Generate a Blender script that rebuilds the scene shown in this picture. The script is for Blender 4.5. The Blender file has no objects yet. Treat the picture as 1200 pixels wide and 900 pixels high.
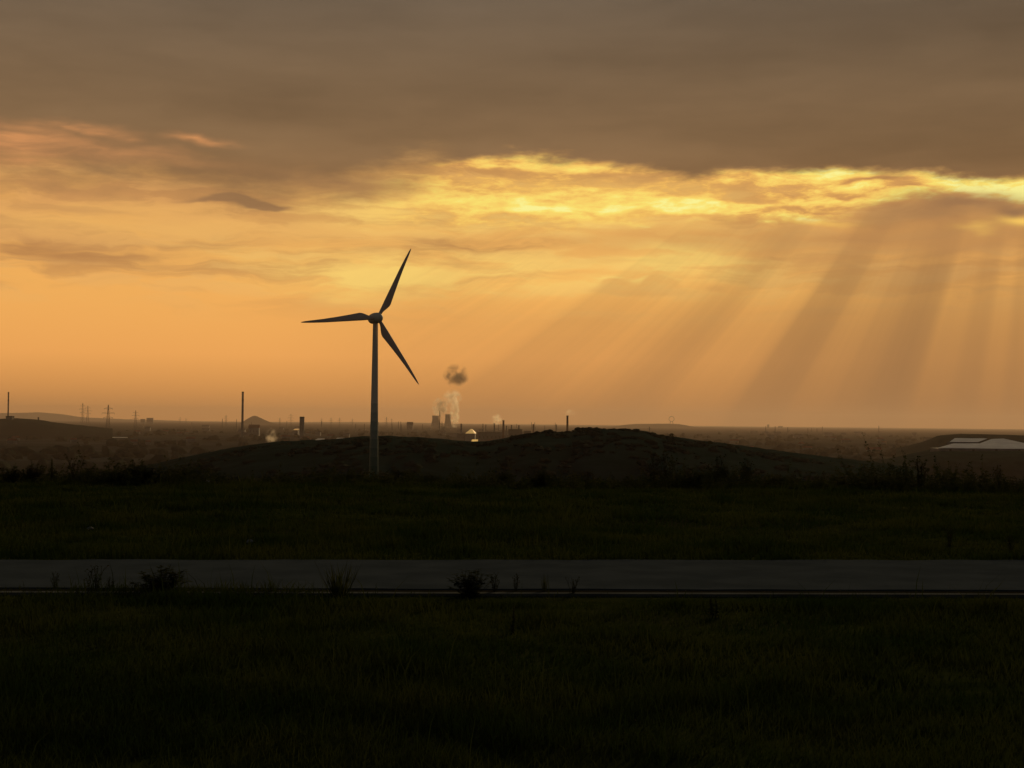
import bpy, math, random
import numpy as np
from mathutils import Vector, Matrix, noise as mnoise

random.seed(7)
rng = np.random.default_rng(7)
sc = bpy.context.scene
COL = sc.collection
R = math.radians

# ------------------------------------------------------------------ camera
F = 1648.0                      # focal length in photo pixels (1200 wide)
EYE = 1.7
HY = 495.0                      # eye level at the picture's middle column
PITCH = math.atan((HY - 450) / F)
ROLL = R(0.55)
cp, sp_ = math.cos(PITCH), math.sin(PITCH)
FWD = Vector((0, cp, sp_)); R0 = Vector((1, 0, 0)); U0 = Vector((0, -sp_, cp))
RC = R0 * math.cos(ROLL) + U0 * math.sin(ROLL)
UC = U0 * math.cos(ROLL) - R0 * math.sin(ROLL)


def ray(px, py):
    return FWD + RC * ((px - 600) / F) + UC * ((450 - py) / F)


def at(px, py, Y):
    d = ray(px, py)
    s = Y / d.y
    return Vector((d.x * s, Y, EYE + d.z * s))


def gpt(px, py, z=0.0):
    d = ray(px, py)
    s = (z - EYE) / d.z
    return Vector((d.x * s, d.y * s, z))


def sk(px, py):
    """sky direction of a picture point as (azimuth, elevation) * F"""
    d = ray(px, py).normalized()
    return math.atan2(d.x, d.y) * F, math.asin(d.z) * F


cam_d = bpy.data.cameras.new("camera")
cam = bpy.data.objects.new("camera", cam_d)
COL.objects.link(cam)
cam_d.sensor_width = 36
cam_d.lens = 36 * F / 1200
cam_d.clip_start = 0.1
cam_d.clip_end = 120000
M = Matrix.Identity(4)
for i in range(3):
    M[i][0] = RC[i]; M[i][1] = UC[i]; M[i][2] = -FWD[i]
M[2][3] = EYE
cam.matrix_world = M
sc.camera = cam

# ------------------------------------------------------------------ helpers


def lin(c):
    c = c / 255.0
    return c / 12.92 if c <= 0.04045 else ((c + 0.055) / 1.055) ** 2.4


def rgb(r, g, b):
    return (lin(r), lin(g), lin(b), 1.0)


class MB:
    """collects pieces of geometry that make up one mesh"""

    def __init__(self):
        self.v = []; self.f = []

    def add(self, vs, fs):
        o = len(self.v)
        self.v += [tuple(p) for p in vs]
        self.f += [tuple(i + o for i in f) for f in fs]

    def box(self, x0, x1, y0, y1, z0, z1):
        vs = [(x, y, z) for z in (z0, z1) for y in (y0, y1) for x in (x0, x1)]
        self.add(vs, [(0, 2, 3, 1), (4, 5, 7, 6), (0, 1, 5, 4), (2, 6, 7, 3), (0, 4, 6, 2), (1, 3, 7, 5)])

    def bar(self, a, b, w, n=4, w2=None):
        a = Vector(a); b = Vector(b); d = (b - a).normalized()
        u = d.orthogonal().normalized(); t = d.cross(u)
        w2 = w if w2 is None else w2
        vs = []
        for p, r in ((a, w), (b, w2)):
            for k in range(n):
                an = 2 * math.pi * (k + .5) / n
                vs.append(p + (u * math.cos(an) + t * math.sin(an)) * r)
        fs = [(k, (k + 1) % n, n + (k + 1) % n, n + k) for k in range(n)]
        fs += [tuple(range(n - 1, -1, -1)), tuple(range(n, 2 * n))]
        self.add(vs, fs)

    def lathe(self, prof, n=20, M=None, caps=True):
        """prof: list of (radius, z); closed at both ends"""
        vs = []
        for r, z in prof:
            for k in range(n):
                an = 2 * math.pi * k / n
                p = Vector((r * math.cos(an), r * math.sin(an), z))
                vs.append(M @ p if M else p)
        fs = []
        for i in range(len(prof) - 1):
            for k in range(n):
                fs.append((i * n + k, i * n + (k + 1) % n, (i + 1) * n + (k + 1) % n, (i + 1) * n + k))
        if caps:
            fs.append(tuple(range(n - 1, -1, -1)))
            fs.append(tuple((len(prof) - 1) * n + k for k in range(n)))
        self.add(vs, fs)

    def build(self, name, mat, parent=None, smooth=False):
        me = bpy.data.meshes.new(name)
        me.from_pydata(self.v, [], self.f)
        if smooth:
            me.shade_smooth()
        me.materials.append(mat)
        o = bpy.data.objects.new(name, me)
        COL.objects.link(o)
        if parent is not None:
            o.parent = parent
        return o


def np_mesh(name, verts, faces, mat, smooth=False):
    """verts (n,3), faces (m,k) with constant k"""
    me = bpy.data.meshes.new(name)
    faces = np.asarray(faces, dtype=np.int32)
    m, k = faces.shape
    me.vertices.add(len(verts)); me.vertices.foreach_set("co", np.asarray(verts, dtype=np.float32).ravel())
    me.loops.add(m * k); me.loops.foreach_set("vertex_index", faces.ravel())
    me.polygons.add(m)
    me.polygons.foreach_set("loop_start", np.arange(0, m * k, k, dtype=np.int32))
    if smooth:
        me.polygons.foreach_set("use_smooth", np.ones(m, dtype=bool))
    me.update(calc_edges=True)
    me.materials.append(mat)
    o = bpy.data.objects.new(name, me)
    COL.objects.link(o)
    return o


def tag(o, label=None, cat=None, group=None, kind=None):
    if label: o["label"] = label
    if cat: o["category"] = cat
    if group: o["group"] = group
    if kind: o["kind"] = kind
    return o


def thing(name, loc, label, cat, group=None, rz=0):
    o = bpy.data.objects.new(name, None)
    o.empty_display_size = 1
    COL.objects.link(o)
    o.location = loc; o.rotation_euler = (0, 0, rz)
    return tag(o, label, cat, group)


def dup(root, loc, label, group=None, rz=0, sc_=(1, 1, 1)):
    r = root.copy(); COL.objects.link(r)
    r.location = loc; r.rotation_euler = (0, 0, rz); r.scale = sc_
    r["label"] = label
    if group: r["group"] = group
    elif "group" in r: del r["group"]
    for ch in list(root.children):
        c = ch.copy(); COL.objects.link(c); c.parent = r
        for g in ch.children:
            d = g.copy(); COL.objects.link(d); d.parent = c
    return r


# ------------------------------------------------------------------ node maths
class X:
    """a float socket with arithmetic"""
    nt = None

    def __init__(self, s): self.s = s

    @staticmethod
    def m(op, *a, clamp=False):
        n = X.nt.nodes.new("ShaderNodeMath"); n.operation = op; n.use_clamp = clamp
        for i, v in enumerate(a):
            if isinstance(v, X): X.nt.links.new(v.s, n.inputs[i])
            else: n.inputs[i].default_value = float(v)
        return X(n.outputs[0])

    def __add__(s, o): return X.m("ADD", s, o)
    __radd__ = __add__
    def __sub__(s, o): return X.m("SUBTRACT", s, o)
    def __rsub__(s, o): return X.m("SUBTRACT", o, s)
    def __mul__(s, o): return X.m("MULTIPLY", s, o)
    __rmul__ = __mul__
    def __truediv__(s, o): return X.m("DIVIDE", s, o)
    def __rtruediv__(s, o): return X.m("DIVIDE", o, s)
    def __neg__(s): return X.m("MULTIPLY", s, -1)


def smooth(x, a, b):
    """0 at a, 1 at b"""
    n = X.nt.nodes.new("ShaderNodeMapRange"); n.interpolation_type = "SMOOTHSTEP"
    X.nt.links.new(x.s, n.inputs[0])
    n.inputs[1].default_value = a; n.inputs[2].default_value = b
    return X(n.outputs[0])


def sat(x): return X.m("ADD", x, 0.0, clamp=True)
def pw(x, e): return X.m("POWER", x, e)
def xmax(a, b): return X.m("MAXIMUM", a, b)
def xmin(a, b): return X.m("MINIMUM", a, b)
def xexp(a): return X.m("EXPONENT", a)


def noise(vec, scale=1.0, detail=4, rough=.5, dist=0.0, dim="3D"):
    n = X.nt.nodes.new("ShaderNodeTexNoise"); n.noise_dimensions = dim
    if dim == "1D": X.nt.links.new(vec.s, n.inputs["W"])
    else: X.nt.links.new(vec, n.inputs["Vector"])
    n.inputs["Scale"].default_value = scale; n.inputs["Detail"].default_value = detail
    n.inputs["Roughness"].default_value = rough; n.inputs["Distortion"].default_value = dist
    return X(n.outputs[0])


def vec(x, y, z=0.0):
    n = X.nt.nodes.new("ShaderNodeCombineXYZ")
    for i, v in enumerate((x, y, z)):
        if isinstance(v, X): X.nt.links.new(v.s, n.inputs[i])
        else: n.inputs[i].default_value = v
    return n.outputs[0]


def mixc(f, a, b, mode="MIX"):
    n = X.nt.nodes.new("ShaderNodeMix"); n.data_type = "RGBA"; n.blend_type = mode
    if isinstance(f, X): X.nt.links.new(f.s, n.inputs[0])
    else: n.inputs[0].default_value = f
    for i, c in ((6, a), (7, b)):
        if isinstance(c, tuple): n.inputs[i].default_value = c
        else: X.nt.links.new(c, n.inputs[i])
    return n.outputs[2]


def scalec(c, f):
    n = X.nt.nodes.new("ShaderNodeVectorMath"); n.operation = "SCALE"
    X.nt.links.new(c, n.inputs[0]); X.nt.links.new(f.s, n.inputs[3])
    return n.outputs[0]


def ramp(x, pts):
    n = X.nt.nodes.new("ShaderNodeValToRGB")
    X.nt.links.new(x.s, n.inputs[0])
    el = n.color_ramp.elements
    while len(el) < len(pts): el.new(0.5)
    for e, (p, c) in zip(el, pts):
        e.position = p; e.color = c
    return n.outputs[0]


def curve(x, pts, x0, x1, y0, y1):
    """piecewise smooth function through pts"""
    n = X.nt.nodes.new("ShaderNodeFloatCurve")
    t = (x - x0) * (1.0 / (x1 - x0))
    X.nt.links.new(t.s, n.inputs[1])
    c = n.mapping.curves[0]
    ps = [((a - x0) / (x1 - x0), (b - y0) / (y1 - y0)) for a, b in pts]
    while len(c.points) < len(ps): c.points.new(.5, .5)
    for p, q in zip(c.points, ps): p.location = q
    n.mapping.update()
    return X(n.outputs[0]) * (y1 - y0) + y0


# ------------------------------------------------------------------ world: evening sky
SUN_PX = (1229, -80)
SX, SE = sk(*SUN_PX)
sun_az, sun_el = SX / F, SE / F
world = bpy.data.worlds.new("World")
sc.world = world
world.use_nodes = True
nt = world.node_tree
X.nt = nt
nt.nodes.clear()
out = nt.nodes.new("ShaderNodeOutputWorld")
tc = nt.nodes.new("ShaderNodeTexCoord")
sep = nt.nodes.new("ShaderNodeSeparateXYZ")
nt.links.new(tc.outputs["Generated"], sep.inputs[0])
dx_, dy_, dz_ = (X(o) for o in sep.outputs)
AZ = X.m("ARCTAN2", dx_, dy_) * F
EL = X.m("ARCSINE", dz_) * F


def n2(kx, ky, off, detail, rough, wx=None, wy=None):
    """stretched 2D cloud noise in sky directions"""
    x = X.m("MULTIPLY_ADD", AZ, 1 / kx, off)
    y = X.m("MULTIPLY_ADD", EL, 1 / ky, off * 1.7)
    if wx is not None: x = x + wx
    if wy is not None: y = y + wy
    return noise(vec(x, y), 1, detail, rough, dim="2D")


def blob(px, py, sx, sy, ang=0.0, warp=1):
    ux, ue = sk(px, py)
    A, E = (AW, EW) if warp else (AZ, EL)
    if ang == 0:
        p = X.m("MULTIPLY_ADD", A, 1 / sx, -ux / sx); q = X.m("MULTIPLY_ADD", E, 1 / sy, -ue / sy)
    else:
        c, s = math.cos(R(ang)), math.sin(R(ang))
        p = X.m("MULTIPLY_ADD", A, c / sx, X.m("MULTIPLY_ADD", E, s / sx, -(ux * c + ue * s) / sx))
        q = X.m("MULTIPLY_ADD", E, c / sy, X.m("MULTIPLY_ADD", A, -s / sy, -(ue * c - ux * s) / sy))
    return X.m("POWER", math.exp(-1), X.m("MULTIPLY_ADD", p, p, q * q))


def total(*bl):
    """sum of weighted blobs"""
    r = None
    for w, b in bl:
        r = b * w if r is None else X.m("MULTIPLY_ADD", b, w, r)
    return r


def background(c):
    b = nt.nodes.new("ShaderNodeBackground"); nt.links.new(c, b.inputs[0])
    return b.outputs[0]


def choose(f, a, b):
    m = nt.nodes.new("ShaderNodeMixShader")
    nt.links.new(f.s, m.inputs[0]); nt.links.new(a, m.inputs[1]); nt.links.new(b, m.inputs[2])
    return m.outputs[0]


wn1 = n2(120, 45, 0, 3, .55) - .5
wn2 = n2(110, 38, 7.3, 3, .55) - .5
AW = X.m("MULTIPLY_ADD", wn1, 64, AZ)
EW = X.m("MULTIPLY_ADD", wn2, 32, EL)

# --- hazy glow under the cloud deck
pos = lambda py: max(0.0, min(1.0, (495 - py + 20) / 420))
sky = nt.nodes.new("ShaderNodeTexSky"); sky.sky_type = "NISHITA"; sky.sun_disc = False
sky.sun_elevation = sun_el; sky.sun_rotation = sun_az
sky.air_density = 2.5; sky.dust_density = 6
leftness = smooth(AZ, 250, -350)
right = smooth(AZ, 20, 480)


def glow_base():
    t = sat(X.m("MULTIPLY_ADD", EL, 1 / 420, 20 / 420))
    b = ramp(t, [(pos(510), rgb(212, 140, 72)), (pos(472), rgb(222, 150, 78)), (pos(420), rgb(248, 172, 90)),
                 (pos(340), rgb(246, 178, 92)), (pos(260), rgb(230, 167, 90)), (pos(190), rgb(196, 144, 82))])
    n = nt.nodes.new("ShaderNodeMix"); n.data_type = "RGBA"; n.blend_type = "ADD"; n.inputs[0].default_value = .0025
    nt.links.new(b, n.inputs[6]); nt.links.new(sky.outputs[0], n.inputs[7])
    return n.outputs[2]


# --- shafts fanning out from the sun behind the deck
def shafts():
    sl = (AZ - SX) / xmax(SE - EL, 30.0)
    rp = [(-2.2, .98), (-1.9, .94), (-1.7, .97), (-1.43, 1.03), (-1.28, .86), (-1.1, .93), (-1.0, .86), (-.92, .76), (-.86, .82),
          (-.785, 1.03), (-.705, 1.0), (-.655, .66), (-.60, .62), (-.55, .74), (-.50, .93), (-.455, .80), (-.41, .74), (-.37, .60), (-.335, .57),
          (-.275, .94), (-.23, .96), (-.19, .78), (-.155, .80), (-.115, 1.02), (-.08, .82), (-.04, .94), (0, .84), (.4, .85)]
    rb = curve(sl, rp, -2.4, .5, 0.4, 1.1)
    rn = noise(sl, 17, 3, .7, dim="1D") - .5
    k = .93 * smooth(EL, 262, 212) * (.85 + .15 * smooth(EL, -20, 90)) * smooth(AZ, -260, 40)
    rays = 1.0 - (1.0 - rb - rn * .22) * k
    rdark = 1.0 - (smooth(AZ, -330, 20) * .19 * smooth(EL, 260, 110) + right * (.10 + .29 * smooth(EL, 230, 60)))
    return rays, rdark


rays, rdark = shafts()


def finish(c):
    away = smooth(X.m("ABSOLUTE", AZ), 900, 2300)
    c = mixc(away, c, EAST)
    c = mixc(smooth(EL, 420, 1100) * .9, c, AWAY)
    return mixc(smooth(EL, -30, -120), c, rgb(14, 14, 13))


AWAY = rgb(36, 47, 60)
EAST = rgb(82, 80, 74)

# --- the deck colour
dt = sat(EL * (1 / 1000))
dpos = lambda py: (495 - py) / 1000
dcol = ramp(dt, [(dpos(225), rgb(146, 110, 73)), (dpos(170), rgb(137, 107, 75)), (dpos(100), rgb(125, 101, 75)),
                 (dpos(0), rgb(110, 95, 78)), (.7, rgb(98, 90, 80)), (1.0, rgb(84, 82, 80))])
dv = n2(420, 70, 5.5, 4, .5, wn1 * .5, None) - .5
dv2 = n2(150, 30, 2.5, 4, .55, wn1 * .4, wn2) - .5
dcol = scalec(dcol, .90 + dv * .46 + dv2 * .19 - smooth(AZ, 0, 560) * .14 + leftness * .02)

# --- low glow only (little to draw there)
SHADE = rgb(112, 84, 60)
low = mixc(1.0 - rays * rdark, glow_base(), SHADE)

# --- middle band with all the clouds
ns = n2(330, 34, 3.1, 5, .56, wn1 * .5, wn1 * 1.1)
nf = n2(120, 17, 9.7, 5, .6, wn2, wn1 * 1.3)
fil = n2(120, 19, 33.0, 6, .62, wn1 * 1.4, X.m("MULTIPLY_ADD", AZ, .0007, wn2 * 1.6))
fil2 = n2(40, 11, 41.0, 4, .62, wn2, wn1)
dn = n2(90, 26, 21.0, 5, .6) - .5
zone = smooth(EL, 100, 190)
col = mixc(smooth(ns, .45, .62) * zone * (leftness * .25 + .45), glow_base(), rgb(192, 136, 80))
col = mixc(smooth(nf, .47, .62) * zone * .55, col, rgb(242, 184, 106))
tanz = blob(90, 250, 260, 55, 0, 0)
col = mixc(tanz * smooth(ns, .30, .62) * .65, col, rgb(200, 145, 90))
col = mixc(tanz * smooth(nf, .45, .62) * .5, col, rgb(226, 162, 92))
g1 = sat(total((1.0, blob(610, 240, 170, 24)), (.55, blob(470, 255, 120, 22)), (.7, blob(740, 240, 130, 22)), (.4, blob(690, 318, 210, 36)), (.25, blob(810, 303, 70, 18)), (.5, blob(800, 308, 55, 18)),
               (.85, blob(425, 328, 85, 20)), (.4, blob(560, 318, 120, 22)), (.3, blob(330, 300, 160, 22)), (.3, blob(850, 300, 130, 40))))
col = mixc(sat(g1 * (.4 + smooth(nf, .3, .62) * .7)), col, rgb(255, 212, 114))
g2 = sat(total((.6, blob(60, 262, 130, 11)), (.5, blob(250, 268, 150, 12)), (.5, blob(150, 245, 110, 8)), (.45, blob(390, 275, 110, 14))))
col = mixc(g2 * (.4 + nf * .9), col, rgb(240, 182, 100))
g3 = sat(total((.7, blob(70, 296, 140, 11)), (.35, blob(480, 293, 110, 8)), (.55, blob(610, 287, 170, 10)), (.35, blob(690, 302, 90, 12))))
col = mixc(sat(g3 * (.1 + smooth(ns, .35, .6) * 1.1)), col, rgb(182, 128, 76))
hn = (fil2 - .5) * .8 + (nf - .5) * .4
hb_ = total((1, blob(780, 331, 19, 11, 0, .0)), (.9, blob(766, 330, 12, 9, 0, 0)), (1, blob(720, 331, 22, 7, 0, 0)), (.9, blob(752, 341, 60, 8, 0, 0)), (.8, blob(838, 337, 14, 5, 0, 0)))
body = smooth(hb_ + hn * .9, .2, .85)
upper = smooth(EL, sk(750, 342)[1], sk(750, 326)[1])
rim = body * (1.0 - body) * 4.0 * upper
col = mixc(body * .35, col, rgb(222, 162, 90))
col = mixc(rim * smooth(fil2 + nf, .75, 1.25) * .8, col, rgb(255, 214, 116))
lift = total((.14, blob(850, 300, 140, 48, 0, 0)), (.12, blob(660, 320, 180, 48, 0, 0)))
col = mixc(sat(1.0 - rays * (rdark + lift)), col, SHADE)
veil = sat(total((.55, blob(900, 278, 260, 20)), (.9, blob(1130, 262, 90, 26)), (.5, blob(1050, 290, 170, 30))))
col = mixc(veil * .75, col, rgb(184, 132, 80))

edge_px = [(-500, 200), (-150, 195), (0, 200), (100, 205), (200, 214), (300, 226), (380, 224), (430, 214), (480, 204),
           (530, 186), (600, 180), (680, 186), (740, 200), (850, 203), (950, 199), (1050, 204), (1150, 209), (1210, 212),
           (1400, 230), (1800, 270)]
edge = curve(AZ, [sk(a, b) for a, b in edge_px], -1300, 1300, 100, 420)
d = EL - edge
# lit cloud just under the deck
low_px = [(-500, 262), (300, 262), (480, 268), (600, 270), (700, 266), (840, 258), (960, 256), (1010, 243), (1060, 234), (1100, 229), (1160, 232), (1205, 238), (1400, 250)]
lowE = curve(AZ, [sk(a, b) for a, b in low_px], -1300, 1300, 100, 420)
fw = X.m("MULTIPLY_ADD", fil2, 14, X.m("MULTIPLY_ADD", dn, 18, -7))
strip2 = smooth(d + fw, 7, -4) * smooth(EL - lowE + fw * 1.3, -6, 12) * smooth(AZ, -200, -60)
fbase = curve(AZ, [sk(a, 0)[0:1] + (v,) for a, v in ((380, .30), (480, .34), (600, .42), (760, .44), (840, .52), (960, .72), (1100, .84), (1210, .9), (1300, .9))], -400, 800, 0, 1)
calm = smooth(AZ, 330, 150)
holes_r = total((.75, blob(872, 231, 34, 7)), (.8, blob(1032, 214, 42, 4.5, -4)), (.6, blob(948, 243, 46, 4.5)), (.5, blob(925, 224, 16, 6)),
                (.45, blob(985, 230, 22, 4)), (.3, blob(1075, 224, 20, 3)), (.35, blob(800, 222, 40, 7)), (.4, blob(545, 203, 60, 6)), (.25, blob(640, 214, 80, 8)),
                (.5, blob(740, 206, 50, 6)))
lifts = total((.36, blob(640, 241, 190, 11)), (.25, blob(800, 241, 60, 11)), (.25, blob(625, 187, 34, 7)), (.16, blob(556, 190, 30, 6)), (.2, blob(690, 197, 30, 5)))
fv = sat(fbase + (fil - .5) * (1.7 - calm * .75) + (fil2 - .5) * (1.1 - calm * .2) + (nf - .5) * calm * .7 + lifts - holes_r)
fcol = ramp(fv, [(0, rgb(176, 124, 78)), (.2, rgb(208, 150, 84)), (.4, rgb(240, 184, 94)), (.6, rgb(252, 208, 104)),
                 (.82, rgb(255, 229, 114)), (1, rgb(255, 246, 150))])
col = mixc(strip2 * (.35 + .65 * smooth(fv, .1, .5)), col, fcol)
col = mixc(sat(total((.9, blob(1196, 259, 22, 5, -8, 0)), (.5, blob(960, 257, 40, 4)), (.4, blob(1140, 266, 16, 6)))), col, rgb(255, 206, 98))
col = mixc(smooth(total((1, blob(262, 232, 50, 7, -3)), (.75, blob(318, 241, 40, 4, -8)), (.5, blob(225, 236, 40, 5))) + dn * .5 + (nf - .5) * .7, .25, .85) * .8, col, rgb(144, 108, 75))
col = mixc(sat(total((.8, blob(1130, 236, 70, 10)), (.8, blob(1195, 246, 26, 9)), (.4, blob(1060, 250, 60, 9)))), col, rgb(146, 108, 76))
# deck edge
soft = smooth(AZ, -120, -60)
deck_sharp = smooth(d + dn * 34 + wn2 * 10, -7, 9)
deck_soft = smooth(d + dn * 62, -30, 34)
deck = deck_sharp * soft + deck_soft * (1.0 - soft)
col = mixc(deck, col, dcol)
holes = total((1.1, blob(20, 165, 50, 14)), (.7, blob(30, 188, 50, 8)), (1.0, blob(105, 153, 34, 6)), (.55, blob(140, 176, 60, 8)),
              (1.0, blob(240, 163, 34, 3.5)), (.25, blob(190, 190, 90, 8)))
col = mixc(sat(holes * (nf * 2.2 - .35)) * .85, col, rgb(216, 148, 92))
tong = total((1, blob(400, 213, 90, 11, -4)), (.6, blob(300, 222, 120, 14)))
col = mixc(sat(tong * .55), col, rgb(150, 112, 76))

# --- beyond the picture: plain overcast over a dull glow
plain = mixc(smooth(EL, 150, 330), mixc(1.0 - rdark, glow_base(), SHADE), rgb(120, 96, 72))
is_low = X.m("LESS_THAN", EL, 101)
is_deck = X.m("GREATER_THAN", EL, 405)
is_out = X.m("GREATER_THAN", xmax(X.m("ABSOLUTE", AZ), xmax(EL * .8, EL * -7.0)), 860)
sh = choose(is_low, background(finish(col)), background(finish(low)))
sh = choose(is_deck, sh, background(finish(dcol)))
sh = choose(is_out, sh, background(finish(plain)))
nt.links.new(sh, out.inputs[0])
world.cycles.sampling_method = "MANUAL"
world.cycles.sample_map_resolution = 1024

sd = bpy.data.lights.new("sun", "SUN")
sun = bpy.data.objects.new("sun", sd)
COL.objects.link(sun)
sd.energy = 1.9
sd.angle = R(10)
sd.color = (1.0, 0.72, 0.36)
sdir = Vector((math.sin(sun_az) * math.cos(sun_el), math.cos(sun_az) * math.cos(sun_el), math.sin(sun_el)))
sun.rotation_euler = (-sdir).to_track_quat("-Z", "Y").to_euler()


# ------------------------------------------------------------------ materials
def material(name, c1, c2=None, scale=1.0, rough=.85, metal=0.0, spec=.3, detail=5, bump=0.0, stretch=None, coord="Object"):
    if rough >= .85: spec = 0.0
    m = bpy.data.materials.new(name)
    m.use_nodes = True
    t = m.node_tree
    X.nt = t
    p = t.nodes["Principled BSDF"]
    p.inputs["Roughness"].default_value = rough
    p.inputs["Metallic"].default_value = metal
    p.inputs["Specular IOR Level"].default_value = spec
    if c2 is None:
        c2 = tuple(x * .75 for x in c1)
    tcn = t.nodes.new("ShaderNodeTexCoord")
    v = tcn.outputs[coord]
    if stretch:
        mp = t.nodes.new("ShaderNodeMapping"); mp.inputs["Scale"].default_value = stretch
        t.links.new(v, mp.inputs[0]); v = mp.outputs[0]
    n = noise(v, scale, detail, .6)
    c = mixc(smooth(n, .32, .68), tuple(c1) + (1,), tuple(c2) + (1,))
    t.links.new(c, p.inputs["Base Color"])
    if bump:
        b = t.nodes.new("ShaderNodeBump"); b.inputs["Strength"].default_value = bump
        t.links.new(n.s, b.inputs["Height"]); t.links.new(b.outputs[0], p.inputs["Normal"])
    return m


def leaf_material(name, c1, c2, scale, coord="Object"):
    m = bpy.data.materials.new(name); m.use_nodes = True
    t = m.node_tree; X.nt = t
    t.nodes.clear()
    o = t.nodes.new("ShaderNodeOutputMaterial")
    d_ = t.nodes.new("ShaderNodeBsdfDiffuse"); tr = t.nodes.new("ShaderNodeBsdfTranslucent")
    mx = t.nodes.new("ShaderNodeMixShader"); mx.inputs[0].default_value = .25
    tcn = t.nodes.new("ShaderNodeTexCoord")
    n = noise(tcn.outputs[coord], scale, 4, .6)
    c = mixc(smooth(n, .35, .65), c1 + (1,), c2 + (1,))
    t.links.new(c, d_.inputs[0]); t.links.new(c, tr.inputs[0])
    t.links.new(d_.outputs[0], mx.inputs[1]); t.links.new(tr.outputs[0], mx.inputs[2])
    t.links.new(mx.outputs[0], o.inputs[0])
    return m


def ground_material():
    m = bpy.data.materials.new("ground"); m.use_nodes = True
    t = m.node_tree; X.nt = t
    p = t.nodes["Principled BSDF"]; p.inputs["Roughness"].default_value = .95
    p.inputs["Specular IOR Level"].default_value = 0
    tcn = t.nodes.new("ShaderNodeTexCoord"); v = tcn.outputs["Object"]
    big = noise(v, 1 / 420., 5, .6)          # fields and woods of the valley
    mid = noise(v, 1 / 60., 4, .6)
    fine = noise(v, 2.2, 6, .65)             # turf close by
    patch = noise(v, .23, 4, .6)
    far = mixc(smooth(big, .42, .6), (.013, .018, .018, 1), (.030, .035, .036, 1))
    far = mixc(smooth(mid, .4, .7) * .6, far, (.018, .024, .018, 1))
    near = mixc(smooth(fine, .35, .7), (.015, .022, .005, 1), (.034, .040, .010, 1))
    near = mixc(smooth(patch, .45, .7) * .6, near, (.030, .027, .016, 1))
    ln = t.nodes.new("ShaderNodeVectorMath"); ln.operation = "LENGTH"; t.links.new(v, ln.inputs[0])
    dist = X(ln.outputs["Value"])
    c = mixc(smooth(dist, 90, 350), near, far)
    t.links.new(c, p.inputs["Base Color"])
    b = t.nodes.new("ShaderNodeBump"); b.inputs["Strength"].default_value = .6; b.inputs["Distance"].default_value = .05
    t.links.new(fine.s, b.inputs["Height"]); t.links.new(b.outputs[0], p.inputs["Normal"])
    return m


GROUND = ground_material()
GRASS = leaf_material("grass blades", (.017, .030, .006), (.044, .050, .010), .55)
LEAF_A = leaf_material("weed leaves", (.030, .040, .012), (.060, .062, .018), 6)
LEAF_DK = leaf_material("shrub leaves", (.022, .028, .010), (.045, .046, .016), 6)
STALK = material("weed stalks", (.05, .045, .02), (.035, .03, .015), 8)
HILLM = material("heath on the heap", (.006, .016, .013), (.014, .028, .024), 1 / 22., .95, spec=.1, bump=0)
FARHILL = material("far wooded hill", (.016, .022, .018), (.030, .034, .028), 1 / 300., .95, spec=.1)
WOOD = leaf_material("far tree crowns", (.016, .024, .018), (.030, .036, .026), .02)
ASPH = material("worn path asphalt", (.048, .058, .066), (.034, .042, .048), 1.3, .9, bump=.15, detail=9)
KERB = material("pale kerb concrete", (.085, .088, .082), (.05, .052, .048), 1.2, .9, detail=7)
SOIL = material("dark soil", (.02, .018, .012), (.012, .011, .008), 5, .95)
STONE = material("pale stone", (.20, .195, .18), (.12, .115, .11), 9, .9, bump=.3)
WHITE = material("turbine paint", (.78, .66, .50), (.70, .59, .44), .35, .6, spec=.15, stretch=(1, 1, .15))
BLADE = material("blade paint", (.70, .52, .42), (.62, .46, .37), .3, .6, spec=.15)
GREENP = material("green tower band", (.10, .20, .12), (.07, .16, .09), .4, .5)
CONC = material("stained concrete", (.20, .19, .175), (.12, .115, .105), .05, .9)
BRICK = material("sooty brick", (.17, .075, .045), (.10, .05, .035), .08, .9)
STEEL = material("dull steel", (.10, .095, .09), (.07, .065, .06), .1, .6, metal=.3)
PANEL = material("sheet metal wall", (.16, .155, .15), (.11, .105, .10), .05, .8)
ROOFD = material("dark roof felt", (.06, .055, .05), (.04, .038, .035), .1, .9)
ROOFP = material("pale hall roof", (.56, .56, .55), (.44, .44, .44), .04, .9, spec=.1)
ROOFS = material("shiny metal roof", (.85, .82, .76), (.75, .72, .68), .05, .16, metal=1.0)
TILE = material("red roof tiles", (.20, .07, .045), (.13, .05, .035), .3, .9)

# ------------------------------------------------------------------ ground sheet
VALLEY = -80.0
EDGE = 38.5


def fbm(x, y, s, o=4):
    return mnoise.fractal(Vector((x * s, y * s, 1.7)), .6, 2.1, o)


def gz(x, y):
    r = math.hypot(x, y)
    e = EDGE + 1.3 * fbm(x, 0, .11) + 0.0008 * x * x
    if r < 200:
        mk = min(1, max(0, (abs(y - 15.4) - 2.2) / 3))
        near = (.10 * fbm(x, y, .12, 3) + .03 * fbm(x, y, .9, 2)) * mk - .02 * (1 - mk)
    else:
        near = 0
    if y > e:
        k = y - e
        drop = -min(48, k * k * .02 if k < 10 else 2 + (k - 10) * .4)
    else:
        drop = 0
    side = max(0.0, abs(x) - 55) if y > -60 else 0.0
    drop2 = -min(48, side * .3)
    back = max(0.0, -y - 60)
    drop3 = -min(48, back * .3)
    d = min(drop, drop2, drop3)
    base = near * (1 if d > -2 else .3) + d
    if r > 250:
        base += -(-VALLEY - 48) * min(1, (r - 250) / 700.)
        base += 3.5 * fbm(x, y, 1 / 700., 3) * min(1, (r - 250) / 900.)
    return base


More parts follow.
